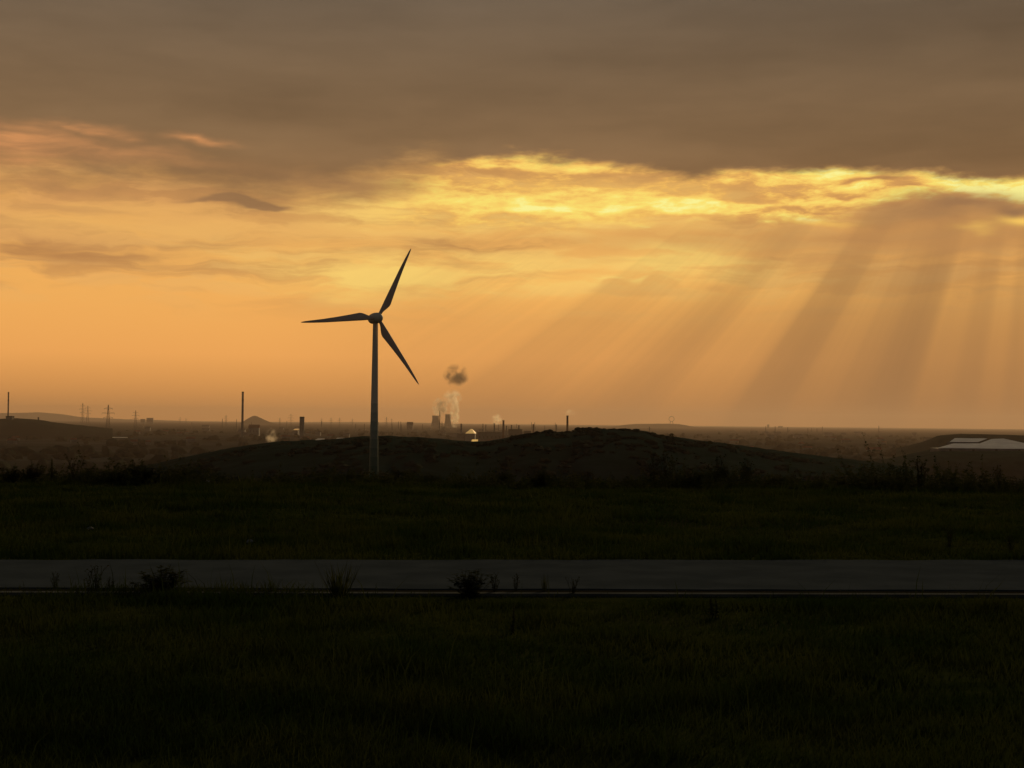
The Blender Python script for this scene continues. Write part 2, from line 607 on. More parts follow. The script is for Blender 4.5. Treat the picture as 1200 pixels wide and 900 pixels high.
def ground_sheet():
    angs = []
    a = -180.0
    while a < 180 - 1e-6:
        angs.append(a)
        a += .5 if abs(a) < 40 else 4.0
    rad = [0.5, 2, 4]
    r = 5.5
    while r < 60:
        rad.append(r); r += .28 if r < 30 else .5
    while r < 64000:
        rad.append(r); r *= 1.05
    rad.append(64000)
    vs = [(0, 0, gz(0, 0))]
    for r in rad:
        for a in angs:
            x, y = r * math.sin(R(a)), r * math.cos(R(a))
            vs.append((x, y, gz(x, y)))
    n = len(angs)
    fs = []
    for i in range(len(rad) - 1):
        for k in range(n):
            k2 = (k + 1) % n
            fs.append((1 + i * n + k, 1 + (i + 1) * n + k, 1 + (i + 1) * n + k2, 1 + i * n + k2))
    me = bpy.data.meshes.new("ground")
    fs += [(0, 1 + k, 1 + (k + 1) % n) for k in range(n)]
    me.from_pydata(vs, [], fs)
    me.shade_smooth()
    me.materials.append(GROUND)
    o = bpy.data.objects.new("ground", me)
    COL.objects.link(o)
    tag(o, kind="structure")


ground_sheet()

# ------------------------------------------------------------------ path across the plateau with its edging
fL, fR = gpt(0, 657), gpt(1200, 657.5)
nL, nR = gpt(0, 690), gpt(1200, 693)


def line_y(a, b, x):
    return a.y + (b.y - a.y) * (x - a.x) / (b.x - a.x)


def strip(name, ya, yb, x0, x1, z, mat, thick=.0, jag=(0, 0), step=.25):
    """flat strip between two edge functions with slightly ragged margins"""
    xs = np.arange(x0, x1 + step, step)
    top = []
    for x in xs:
        top.append((x, ya(x) + jag[0] * fbm(x, 3, 1.7), z))
        top.append((x, yb(x) + jag[1] * fbm(x, 9, 1.7), z))
    mb = MB()
    n = len(xs)
    fs = [(2 * i, 2 * i + 2, 2 * i + 3, 2 * i + 1) for i in range(n - 1)]
    vs = list(top)
    if thick:
        vs += [(x, y, z - thick) for x, y, z in top]
        o = 2 * n
        fs += [(2 * i, o + 2 * i, o + 2 * i + 2, 2 * i + 2) for i in range(n - 1)]
        fs += [(2 * i + 1, 2 * i + 3, o + 2 * i + 3, o + 2 * i + 1) for i in range(n - 1)]
        fs += [(0, 1, o + 1, o), (2 * n - 2, o + 2 * n - 2, o + 2 * n - 1, 2 * n - 1)]
    mb.add(vs, fs)
    return mb.build(name, mat)


near_y = lambda x: line_y(nL, nR, x)
far_y = lambda x: line_y(fL, fR, x)
tag(strip("path", near_y, far_y, -45, 45, .014, ASPH, .1, (.035, .08)), kind="structure")
tag(strip("gutter", lambda x: near_y(x) - .24, lambda x: near_y(x) - .045, -45, 45, .004, SOIL, .1, (0, 0)), kind="structure")
tag(strip("kerb", lambda x: near_y(x) - .37, lambda x: near_y(x) - .244, -45, 45, .009, KERB, .15, (.004, .004)), kind="structure")


# ------------------------------------------------------------------ grass (countless: stuff)
def fbm_np(x, y, s, seed):
    v = np.zeros_like(x); a = 1.0; tot = 0
    for o in range(4):
        ph = np.random.default_rng(seed + o).uniform(0, 6.28, 8)
        k = s * 2 ** o
        v += a * (np.sin(x * k + ph[0] + 1.7 * np.sin(y * k * .8 + ph[1])) * np.sin(y * k * 1.1 + ph[2] + 1.3 * np.sin(x * k * .7 + ph[3])))
        tot += a; a *= .55
    return v / tot


def grass():
    xs, ys, wd = [], [], []
    for y0, y1, dens, w in ((5.2, 9, 2300, .0032), (9, 13.2, 1500, .0042), (13.0, 14.1, 1700, .0045), (17.0, 24, 700, .0065), (24, 41, 420, .010)):
        hw = y1 * .364 * 1.25 + 1.0
        n = int((y1 - y0) * 2 * hw * dens)
        xs.append(rng.uniform(-hw, hw, n)); ys.append(rng.uniform(y0, y1, n)); wd.append(np.full(n, w))
    x = np.concatenate(xs); y = np.concatenate(ys); w = np.concatenate(wd)
    ny = nL.y + (nR.y - nL.y) * (x - nL.x) / (nR.x - nL.x)
    fy = fL.y + (fR.y - fL.y) * (x - fL.x) / (fR.x - fL.x)
    patch = fbm_np(x, y, .55, 3)
    clump = fbm_np(x, y, 2.6, 11)
    # left part of the kerb is overgrown
    over = np.clip(np.clip((-1.2 - x) / 2.5, 0, 1) + np.clip(fbm_np(x, x * 0 + 2.0, 1.1, 21) * 1.6 - .25, 0, 1), 0, 1) * (.25 + .08 * clump)
    keep = ((y < ny - .35 + over * 1.5) | (y > fy + .02 + .05 * clump)) & (rng.uniform(0, 1, len(x)) < .62 + .5 * patch + .35 * clump)
    x, y, w, patch, clump = x[keep], y[keep], w[keep], patch[keep], clump[keep]
    n = len(x)
    h = (.055 + .05 * np.clip(patch + .4, 0, 1.4) + .12 * np.clip(clump - .1, 0, 1)) * rng.uniform(.5, 1.35, n)
    tall = rng.uniform(0, 1, n) < .014
    h = np.where(tall, h * 2.6, h)
    kerbside = (np.abs(y - (nL.y - .35)) < .25)
    h = np.where(kerbside & (x > -2.5), h * .6, h)
    h = np.where(kerbside & (rng.uniform(0, 1, n) < .03), h * 3.0, h)
    kdist = ny[keep] - y
    verge = np.clip((1.3 - kdist) / .7, 0, 1) * (kdist > 0) * np.clip((x + 2.2) / 1.2, 0, 1) * np.clip(1.1 - 2.0 * np.clip(fbm_np(x, x * 0 + 2.0, 1.1, 21) - .2, 0, 1), 0, 1)
    h = h * (1 - .62 * verge)
    an = rng.uniform(0, 2 * np.pi, n)
    lean = rng.uniform(.1, .8, n) * h
    la = rng.uniform(0, 2 * np.pi, n)
    z = np.array([gz(a, b) for a, b in zip(x, y)]) - .006
    ca, sa = np.cos(an) * w, np.sin(an) * w
    lx, ly = np.cos(la) * lean, np.sin(la) * lean
    V = np.empty((n, 5, 3))
    V[:, 0] = np.stack([x - ca, y - sa, z], 1)
    V[:, 1] = np.stack([x + ca, y + sa, z], 1)
    V[:, 2] = np.stack([x + ca * .8 + lx * .35, y + sa * .8 + ly * .35, z + h * .6], 1)
    V[:, 3] = np.stack([x - ca * .8 + lx * .35, y - sa * .8 + ly * .35, z + h * .6], 1)
    V[:, 4] = np.stack([x + lx, y + ly, z + h], 1)
    b = np.arange(n)[:, None] * 5
    f = np.concatenate([b + np.array([[0, 1, 2]]), b + np.array([[0, 2, 3]]), b + np.array([[3, 2, 4]])])
    o = np_mesh("grass", V.reshape(-1, 3), f, GRASS)
    tag(o, kind="stuff")
    print("grass blades", n)


grass()


# ------------------------------------------------------------------ weeds and shrubs of the plateau
def plant_proto(name, kind, seed, label, cat, group):
    """height about 1 m, scaled per copy"""
    r = random.Random(seed)
    st, lf = MB(), MB()

    def leaf(p, d, L, w, droop):
        d = Vector(d).normalized()
        s = d.cross(Vector((0, 0, 1)))
        if s.length < .1: s = Vector((1, 0, 0))
        s.normalize()
        m = p + d * L * .5 + Vector((0, 0, -droop * L * .15))
        e = p + d * L + Vector((0, 0, -droop * L * .5))
        lf.add([p, m + s * w, e, m - s * w], [(0, 1, 2, 3)])

    if kind == "thistle":       # a few stiff stalks with branching tops and ragged heads
        ns, spread, lo = 9, .30, .25
    elif kind == "tuft":        # coarse grass tuft
        ns, spread, lo = 60, .30, 0
    elif kind == "spire":       # mullein-like narrow spires
        ns, spread, lo = 3, .12, .1
    else:                       # bushy
        ns, spread, lo = 34, .42, .05
    for i in range(ns):
        a = r.uniform(0, 6.283); q = r.uniform(0, 1) ** .6
        hh = r.uniform(.45, 1.0) * (1 - .35 * q if kind == "bush" else 1)
        b = Vector((math.cos(a) * .08 * q, math.sin(a) * .08 * q, -.03))
        tip = Vector((math.cos(a) * spread * q * r.uniform(.7, 1.2), math.sin(a) * spread * q * r.uniform(.7, 1.2), hh))
        mid = b.lerp(tip, .5) + Vector((r.uniform(-.04, .04), r.uniform(-.04, .04), .05))
        if kind == "tuft":
            e = tip + Vector((tip.x * .5, tip.y * .5, -.08))
            s = Vector((-math.sin(a), math.cos(a), 0)) * .008
            lf.add([b - s, b + s, mid + s, mid - s, tip, e], [(0, 1, 2, 3), (3, 2, 4)])
            if i % 6 == 0:
                st.bar(b, tip + Vector((0, 0, .1)), .004, 3, .002)
            continue
        wst = .012 if kind != "bush" else .006
        st.bar(b, mid, wst, 4, wst * .8); st.bar(mid, tip, wst * .8, 4, wst * .4)
        nl = {"thistle": 14, "spire": 90, "bush": 40}[kind]
        for k in range(nl):
            t_ = r.uniform(lo, 1.0) ** (1 if kind == "bush" else .9)
            p = b.lerp(mid, t_ * 2) if t_ < .5 else mid.lerp(tip, t_ * 2 - 1)
            an = r.uniform(0, 6.283)
            dd = Vector((math.cos(an), math.sin(an), r.uniform(-.1, .8)))
            L = {"thistle": .16 * (1.1 - t_ * .7), "spire": .03 + .10 * (1 - t_), "bush": .085}[kind] * r.uniform(.6, 1.3)
            leaf(p, dd, L, L * (.22 if kind != "bush" else .32), r.uniform(0, .8))
        if kind == "thistle":
            for k in range(3):
                an = r.uniform(0, 6.283)
                e = tip + Vector((math.cos(an) * .09, math.sin(an) * .09, r.uniform(.0, .10)))
                st.bar(tip.lerp(mid, .3 * k), e, .006, 3, .004)
                for j in range(9):
                    leaf(e, Vector((r.uniform(-1, 1), r.uniform(-1, 1), r.uniform(-.2, 1))), .05, .014, 0)
    root = thing(name, (0, 0, 0), label, cat, group)
    if st.v: st.build("stalks", STALK, root)
    lf.build("leaves", LEAF_A if kind in ("tuft", "spire") else LEAF_DK, root)
    return root


EDGE_PLANTS = "weeds along the far edge of the plateau"
PATH_PLANTS = "weeds growing at the near edge of the path"
protos = {}


def plant(kind, var, px, py_base, py_top, label, group, Y=None, width=1.0, name=None):
    key = (kind, var)
    names = {"thistle": "thistle", "tuft": "grass_tuft", "spire": "mullein", "bush": "low_shrub"}
    if Y is None:
        g = gpt(px, py_base); Y = g.y; x = g.x
    else:
        x = at(px, py_base, Y).x
    z = gz(x, Y)
    h = at(px, py_top, Y).z - z
    rz = random.uniform(0, 6.28)
    if key not in protos:
        cat = {"thistle": "thistle", "tuft": "grass tuft", "spire": "weed", "bush": "shrub"}[kind]
        protos[key] = plant_proto(names[kind], kind, hash(kind) % 1 + var * 17 + len(kind), label, cat, group)
        o = protos[key]
    else:
        o = dup(protos[key], (0, 0, 0), label, group)
    o["label"] = label; o["group"] = group
    o.location = (x, Y, z); o.rotation_euler = (0, 0, rz); o.scale = (h * width * 1.35, h * width * 1.35, h)
    return o


# along the path
plant("bush", 1, 190, 693, 655, "widest dark weed clump standing in front of the path at the left", PATH_PLANTS, width=1.6)
plant("thistle", 1, 112, 693, 664, "thin branching weed before the path, left of the widest clump", PATH_PLANTS, width=1.1)
plant("thistle", 2, 64, 690, 672, "small sprig at the path edge, nearest the picture's left side", PATH_PLANTS, width=1.0)
plant("thistle", 3, 130, 692, 676, "short sprig between the thin branching weed and the widest clump", PATH_PLANTS)
plant("tuft", 1, 398, 697, 656, "tall loose weed tuft with open stalks against the path below the turbine", PATH_PLANTS, width=1.7)
plant("bush", 2, 551, 697, 659, "dense dark weed clump at the path edge in the middle of the picture", PATH_PLANTS, width=1.25)
plant("thistle", 2, 580, 694, 673, "low sprig touching the right flank of the dense middle clump", PATH_PLANTS)
plant("thistle", 3, 604, 693, 672, "small upright sprig just right of the dense middle clump", PATH_PLANTS, width=.7)
plant("tuft", 2, 638, 693, 672, "narrow grass tuft on the kerb right of the middle clump", PATH_PLANTS, width=.7)
plant("thistle", 1, 670, 696, 678, "squat sprig on the kerb, rightmost of the small sprigs near the middle", PATH_PLANTS, width=1.0)
plant("spire", 1, 600, 742, 704, "lone dark spire weed in the near grass below the middle clump", PATH_PLANTS, width=1.4)
plant("spire", 2, 840, 722, 682, "lone tall spire weed breaking the kerb line right of the middle", PATH_PLANTS, width=1.3)
plant("thistle", 3, 1112, 640, 618, "small sprig in the grass strip behind the path at the right", EDGE_PLANTS)
plant("thistle", 2, 1185, 646, 628, "low sprig behind the path at the right side of the picture", EDGE_PLANTS, width=1.3)

# along the edge of the plateau
EY = 38.0
edge_list = [
    ("bush", 3, 12, 541, 36.5, 1.3, "leafy shrub on the plateau edge at the picture's left side"),
    ("bush", 4, 38, 537, 37.5, 1.2, "leafy shrub second from the picture's left side on the plateau edge"),
    ("spire", 1, 62, 534, 37, 1.5, "single dark spike on the plateau edge under the far block with the chimney"),
    ("thistle", 1, 90, 535, 38, 1.0, "thin stalked weed left of the row of low dark shrubs"),
    ("bush", 3, 108, 545, 38, 1.6, "low dark shrub starting the left row on the plateau edge"),
    ("bush", 4, 130, 543, 37.5, 1.5, "low dark shrub under the tall far pylon"),
    ("spire", 2, 158, 528, 38, 1.6, "tallest narrow weed of the left row, rising out of dark shrubs"),
    ("bush", 1, 150, 538, 37.5, 1.6, "dark shrub just left under the tallest narrow weed"),
    ("bush", 2, 172, 537, 37, 1.5, "dark shrub just right of the tallest narrow weed"),
    ("bush", 3, 212, 543, 38.5, 1.2, "small round shrub alone right of the left row"),
    ("thistle", 2, 233, 546, 38, 1.2, "ragged weed beside the pale stone on the plateau edge"),
    ("bush", 4, 412, 548, 38.5, 1.4, "dark shrub just left of the turbine tower foot"),
    ("thistle", 3, 462, 549, 38, 1.2, "ragged weed just right of the turbine tower foot"),
    ("bush", 1, 505, 553, 39, 1.6, "flat dark shrub between the turbine and the shiny far roof"),
    ("bush", 2, 590, 549, 38.5, 1.5, "low shrub below the left shoulder of the dark hill"),
    ("bush", 4, 636, 544, 37, 1.3, "greener shrub below the crest of the dark hill"),
    ("thistle", 1, 690, 552, 38, 1.3, "ragged weed below the highest part of the dark hill"),
    ("bush", 3, 735, 554, 38, 1.4, "low shrub left of the tall branching weed"),
    ("thistle", 2, 766, 534, 38.5, .9, "left one of the two tall branching weeds right of the hill top"),
    ("thistle", 3, 782, 528, 38, .8, "taller branching weed right of the hill top, leaning stalks"),
    ("bush", 1, 812, 543, 37, 1.3, "greener round shrub between the branching weeds and the thicket"),
    ("thistle", 1, 838, 536, 38, 1.0, "stiff stalked weed at the left of the dark thicket"),
    ("bush", 2, 850, 540, 38.3, 1.2, "dense middle shrub of the dark thicket right of the hill"),
    ("thistle", 3, 872, 537, 38, 1.0, "stiff stalked weed at the right of the dark thicket"),
    ("bush", 3, 910, 556, 37.8, 1.6, "flat shrub on the plateau edge between the two thickets"),
    ("bush", 4, 988, 558, 37.5, 1.6, "low black shrub at the left of the right thicket"),
    ("bush", 1, 1010, 555, 37.2, 1.6, "broad black shrub in the middle of the right thicket"),
    ("bush", 2, 1032, 553, 37.6, 1.5, "black shrub at the foot of the big bushy thistle"),
    ("thistle", 1, 1058, 547, 37.8, 1.1, "bushy thistle with many heads, left stalk cluster"),
    ("thistle", 2, 1080, 538, 38, 1.0, "tallest bushy thistle with many heads left of the pale hall"),
    ("thistle", 3, 1112, 556, 37.5, 1.2, "low thistle under the left end of the pale hall"),
    ("thistle", 1, 1136, 558, 37.2, 1.2, "low thistle under the middle of the pale hall"),
    ("thistle", 2, 1152, 552, 37.8, .9, "slim thistle left of the last upright weed"),
    ("thistle", 3, 1172, 545, 38, .9, "upright weed with a dark head near the picture's right side"),
    ("thistle", 1, 1190, 560, 37.4, 1.2, "low weed at the picture's right side on the plateau edge"),
]
for k, v, px, pt, Y, w, lb in edge_list:
    plant(k, v, px, None or 570, pt, lb, EDGE_PLANTS, Y=Y, width=w)

# ragged undergrowth between them, one tangled mass along the plateau edge
def undergrowth():
    V, Fq = [], []
    n_st = 2600
    cnt = 0
    for i in range(n_st):
        px = rng.uniform(-60, 1260)
        Y = rng.uniform(35.8, 39.8)
        x = (px - 600) / F * Y
        dense = .38 + .9 * math.exp(-((px - 120) / 110) ** 2) + 1.0 * math.exp(-((px - 820) / 90) ** 2) + 1.2 * math.exp(-((px - 1060) / 110) ** 2) + .4 * math.exp(-((px - 560) / 140) ** 2)
        nz = fbm(x, Y * .5, .55, 4)
        if rng.uniform() > .35 + .5 * dense + nz * .6: continue
        hgt = (.10 + .30 * max(0, dense * .6 + nz * .8)) * rng.uniform(.5, 1.5)
        if rng.uniform() < .06: hgt *= 1.9
        z = gz(x, Y) - .02
        lx, ly = rng.normal(0, .16, 2) * hgt * 2
        # stalk
        b = len(V)
        w = .006
        V += [(x - w, Y, z), (x + w, Y, z), (x + lx + .002, Y + ly, z + hgt), (x + lx - .002, Y + ly, z + hgt)]
        Fq.append((b, b + 1, b + 2, b + 3))
        for k in range(int(6 + 26 * hgt)):
            t_ = rng.uniform(.1, 1.02)
            c = np.array([x + lx * t_, Y + ly * t_, z + hgt * t_])
            d = rng.normal(0, 1, 3); d[2] = abs(d[2]) * .6; d /= np.linalg.norm(d)
            L = rng.uniform(.05, .15) * (1.15 - .5 * t_)
            sdx = np.cross(d, rng.normal(0, 1, 3)); sdx /= np.linalg.norm(sdx) + 1e-6
            wd = L * rng.uniform(.12, .3)
            b = len(V)
            V += [tuple(c), tuple(c + d * L * .5 + sdx * wd), tuple(c + d * L + np.array([0, 0, -.02])), tuple(c + d * L * .5 - sdx * wd)]
            Fq.append((b, b + 1, b + 2, b + 3))
    o = np_mesh("undergrowth", np.array(V), np.array(Fq), LEAF_DK)
    tag(o, kind="stuff")


undergrowth()

# pale stones lying in the turf


def stone(px, py, size, label):
    g = gpt(px, py)
    mb = MB()
    prof = [(.25, 0), (.5, .12), (.52, .28), (.36, .44), (.1, .5)]
    mb.lathe(prof, 9)
    rr = random.Random(px)
    mb.v = [(x * (1 + .25 * rr.uniform(-1, 1)), y * (1 + .25 * rr.uniform(-1, 1)), z * (1 + .2 * rr.uniform(-1, 1))) for x, y, z in mb.v]
    o = mb.build("stone", STONE)
    tag(o, label, "stone", "pale stones lying in the turf")
    o.location = (g.x, g.y, gz(g.x, g.y) + .02); o.scale = (size,) * 3
    o.rotation_euler = (0, 0, px)


stone(243, 566, .16, "pale stone on the plateau edge left of the turbine")
stone(293, 637, .11, "pale stone in the grass just behind the path")
stone(106, 619, .09, "small pale stone in the grass strip behind the path at far left")


# ------------------------------------------------------------------ hills
def ridge(name, prof, Y, front, back, zb, mat, rough=1.0, power=4, step=4, nt_=26, kind="structure", seed=0):
    xs = [p[0] for p in prof]
    px = np.arange(xs[0], xs[-1] + step, step)
    py = np.interp(px, xs, [p[1] for p in prof])
    k = np.array([.2, .6, .2])
    pys = np.convolve(np.pad(py, 1, mode="edge"), k, mode="valid")
    vs = []
    ts = np.linspace(-1, 1, nt_ * 2 + 1)
    for a, b in zip(px, pys):
        c = at(a, b, Y)
        for t_ in ts:
            yy = Y + (front if t_ < 0 else back) * t_
            x = c.x * yy / Y
            s = 1 - abs(t_) ** power
            z = zb + (c.z - zb) * s
            z += rough * (mnoise.fractal(Vector((x, yy, seed * 99.)) * (5.0 / front), .7, 2.1, 5)) * min(1, 3 * (1 - abs(t_))) * (.35 + .65 * min(1, abs(t_) * 4))
            vs.append((x, yy, z))
    m = len(ts)
    fs = []
    for i in range(len(px) - 1):
        for j in range(m - 1):
            fs.append((i * m + j, (i + 1) * m + j, (i + 1) * m + j + 1, i * m + j + 1))
    mb = MB(); mb.v = vs; mb.f = fs
    o = mb.build(name, mat, smooth=True)
    tag(o, kind=kind)
    return o


heap_prof = [(150, 566), (200, 549), (250, 536), (295, 526), (330, 521), (400, 517), (440, 514), (480, 514), (520, 517), (555, 520),
             (575, 519), (595, 515), (610, 511), (640, 508), (668, 508), (680, 504), (700, 503.5), (735, 504.5), (758, 507),
             (768, 511), (790, 514), (820, 519), (850, 522), (880, 528), (920, 534), (960, 540), (1010, 548), (1080, 562)]
heap_o = ridge("hill", heap_prof, 900, 345, 420, -45, HILLM, rough=1.6)
ridge("hill", [(960, 556), (1010, 548), (1050, 540), (1080, 532), (1098, 528.5), (1150, 528), (1220, 528), (1300, 529), (1400, 540)], 2000, 320, 500,
      VALLEY - 4, HILLM, rough=1.2, power=6, seed=2)
ridge("hill", [(1050, 528), (1084, 518), (1099, 511), (1120, 509), (1160, 509.5), (1200, 511), (1260, 513), (1330, 520)], 3400, 500, 700,
      VALLEY - 4, FARHILL, rough=2, seed=3)
ridge("hill", [(-160, 500), (-60, 492), (0, 491), (20, 490.5), (45, 492), (60, 495), (85, 498), (130, 503)], 6200, 700, 900,
      VALLEY - 4, FARHILL, rough=4, seed=4)
ridge("hill", [(-420, 492), (-200, 487), (-60, 485), (0, 484.5), (25, 484), (50, 483.5), (75, 486), (100, 489.5), (150, 491.5), (230, 494)], 50000, 5000, 5000,
      VALLEY - 4, FARHILL, rough=14, step=8, seed=5)
ridge("spoil_tip_hill", [(278, 497), (285, 494), (291, 490), (297, 487), (301, 487.5), (308, 491), (316, 494.5), (324, 497)], 26000, 380, 380,
      VALLEY - 4, FARHILL, rough=3, step=2, power=1.6, seed=6)
ridge("hill", [(670, 505), (690, 502), (705, 499.5), (716, 501), (728, 498.5), (742, 497), (770, 496.6), (798, 497.2), (812, 500.5), (850, 501.5), (920, 502.5),
               (1000, 503.5), (1060, 505), (1130, 507), (1220, 508.5), (1400, 510), (1600, 513)], 32000, 3400, 3400, VALLEY - 4, FARHILL, rough=9, step=6, seed=7)
ridge("hill", [(180, 496), (260, 495), (400, 494.8), (480, 495.2), (560, 497.5), (640, 499), (700, 501)], 52000, 5000, 5000,
      VALLEY - 4, FARHILL, rough=14, step=8, seed=8)


def ray_z(o, x, y):
    h = o.closest_point_on_mesh  # fallback only
    ok, loc, nrm, idx = o.ray_cast(Vector((x, y, 500)), Vector((0, 0, -1)))
    return loc.z if ok else VALLEY


bpy.context.view_layer.update()

# ------------------------------------------------------------------ woods and scrub (countless: stuff)
ICO_V = None


def ico():
    import bmesh
    bm = bmesh.new()
    bmesh.ops.create_icosphere(bm, subdivisions=2, radius=1)
    bm.verts.ensure_lookup_table()
    v = np.array([q.co[:] for q in bm.verts]); f = np.array([[q.index for q in p.verts] for p in bm.faces])
    bm.free()
    return v, f


IV, IF = ico()


def clumps(name, pts, mat):
    """pts: list of x,y,z,rx,rz : ragged crowns merged into one far mass"""
    V, Fc = [], []
    n = len(IV)
    for i, (x, y, z, rx, rz) in enumerate(pts):
        s = 1 + .34 * rng.standard_normal((n, 1)).clip(-1.6, 1.6)
        v = IV * s * np.array([rx * rng.uniform(.7, 1.3), rx * rng.uniform(.7, 1.3), rz * rng.uniform(.75, 1.3)])
        V.append(v + np.array([x, y, z])); Fc.append(IF + i * n)
    return np_mesh(name, np.concatenate(V), np.concatenate(Fc), mat)


pts = []
while len(pts) < 1500:
    Y = 1300 * (8.5 ** random.random())
    x = random.uniform(-.5, .5) * Y
    if mnoise.noise(Vector((x / 420., Y / 700., 4.))) < .04: continue
    if 1500 < Y < 2600 and x > 350: continue
    r = random.uniform(6, 13)
    pts.append((x, Y, gz(x, Y) + r * .4, r * 1.3, r))
tag(clumps("woods", pts, WOOD), kind="stuff")
pts = []
while len(pts) < 900:
    px = random.uniform(200, 1040); Y = random.uniform(575, 905)
    x = (px - 600) / F * Y
    if mnoise.noise(Vector((x / 50., Y / 60., 9.))) < -.05 and Y < 880: continue
    z = ray_z(heap_o, x, Y)
    r = random.uniform(.35, 1.1) if Y > 860 else random.uniform(.6, 1.9)
    pts.append((x, Y, z + r * .1, r * 1.5, r * .8))
tag(clumps("scrub", pts, WOOD), kind="stuff")


def bush_on_hill(px, py, w, h, label, Y=895):
    p = at(px, py, Y)
    z = ray_z(heap_o, p.x, Y)
    root = thing("bush", (p.x, Y, z - .2), label, "bush", "bushes on the crest of the dark hill")
    st = MB(); st.bar((0, 0, -.2), (0, 0, h * .5), .12, 5, .06); st.build("trunk", STALK, root)
    lf = MB()
    rr = random.Random(px)
    for i in range(520):
        th = rr.uniform(0, 6.283); q = rr.uniform(0, 1) ** .5; zz = rr.uniform(.1, 1)
        rad = w * .5 * q * (1 - (zz - .4) ** 2 * 1.6) * (1 + .3 * math.sin(3 * th + zz * 5))
        c = Vector((math.cos(th) * rad, math.sin(th) * rad, zz * h))
        a = Vector((rr.uniform(-1, 1), rr.uniform(-1, 1), rr.uniform(-1, 1))).normalized() * .28
        b = a.orthogonal().normalized() * .16
        lf.add([c - a, c + b, c + a, c - b], [(0, 1, 2, 3)])
    lf.build("crown", LEAF_DK, root)


bush_on_hill(787, 512, 4.0, 3.4, "largest bush on the hill crest right of its top")
bush_on_hill(775, 512, 5.0, 1.8, "flat bush just left of the largest crest bush")
bush_on_hill(832, 518, 3.0, 2.2, "small bush farther down the right shoulder of the hill")
bush_on_hill(683, 503, 2.4, 1.6, "tiny bush on the left corner of the hill top")
bush_on_hill(855, 521, 3.4, 1.6, "low bush where the right shoulder of the hill runs out")

# ------------------------------------------------------------------ wind turbine
TY = 618.0
hub_p = at(441.5, 373, TY)
base_p = at(437.4, 556, TY)
tx = at(440.0, 380, TY).x
tz0 = ray_z(heap_o, tx, TY) - .5
ttop = hub_p.z - 2.3
turb = thing("wind_turbine", (tx, TY, tz0), "tall three bladed wind turbine standing on the dark hill flank", "wind turbine")
Ht = ttop - tz0
to_cam = Vector((-tx, -TY, 0)).normalized()
yaw = R(18)
dvec = Matrix.Rotation(yaw, 3, "Z") @ to_cam     # rotor axis, toward the camera and a bit to its right
e_r = Vector((-dvec.y, dvec.x, 0))               # right hand side as the camera sees it
r_at = lambda z: 2.15 + (1.12 - 2.15) * (z / Ht) ** .85
zs = [i / 24 * Ht for i in range(25)]
g0 = .5
tw = MB(); tw.lathe([(r_at(z * (1 - g0) + g0 * Ht), z * (1 - g0) + g0 * Ht) for z in zs], 28, None, False)
tower = tw.build("tower", WHITE, turb, smooth=False)
for i in range(9):
    z0, z1 = g0 * Ht * i / 9, g0 * Ht * (i + 1) / 9
    k = i / 9
    mname = "green ring %s" % "abcdefghi"[i]
    gm = material(mname, (.02 + .70 * k ** 2.0, .075 + .55 * k ** 1.8, .045 + .42 * k ** 1.8), (.018 + .63 * k ** 2.0, .065 + .5 * k ** 1.8, .04 + .38 * k ** 1.8), .4, .5)
    bnd = MB(); bnd.lathe([(r_at(z0), z0 + .004), (r_at(z1), z1)], 28, None, False); bnd.build("green_band", gm, tower)
for o in [tower] + list(tower.children):
    for p in o.data.polygons:
        p.use_smooth = len(p.vertices) == 4
# nacelle: drop shaped body behind the spinner
axis_rot = dvec.to_track_quat("Z", "Y").to_matrix().to_4x4()
hub_l = Vector((0, 0, Ht + 2.3)) + dvec * 3.4
nm = Matrix.Translation(Vector((0, 0, Ht + 2.3))) @ axis_rot
na = MB(); na.lathe([(.05, -7.6), (.9, -7.3), (1.6, -6.3), (2.15, -4.6), (2.42, -2.4), (2.5, -.4), (2.42, 1.2), (2.34, 1.7)], 28, nm)
nac = na.build("nacelle", WHITE, turb, smooth=True)
yk = MB(); yk.lathe([(1.1, Ht - .02), (1.25, Ht + .5), (1.3, Ht + 1.0)], 24); yk.build("yaw_collar", WHITE, turb, smooth=True)
hb = MB(); hb.lathe([(2.3, 1.72), (2.38, 2.4), (2.3, 3.5), (1.95, 4.6), (1.4, 5.5), (.65, 6.0), (.05, 6.15)], 28, nm)
hub = hb.build("hub", WHITE, turb, smooth=True)
BL = 34.7
chord = [(0.04, 1.5), (.075, 1.5), (.11, 1.7), (.16, 2.5), (.20, 3.05), (.235, 3.2), (.28, 3.0), (.4, 2.5), (.55, 1.95), (.7, 1.5), (.85, 1.05), (.94, .72), (.98, .45), (1.0, .12)]
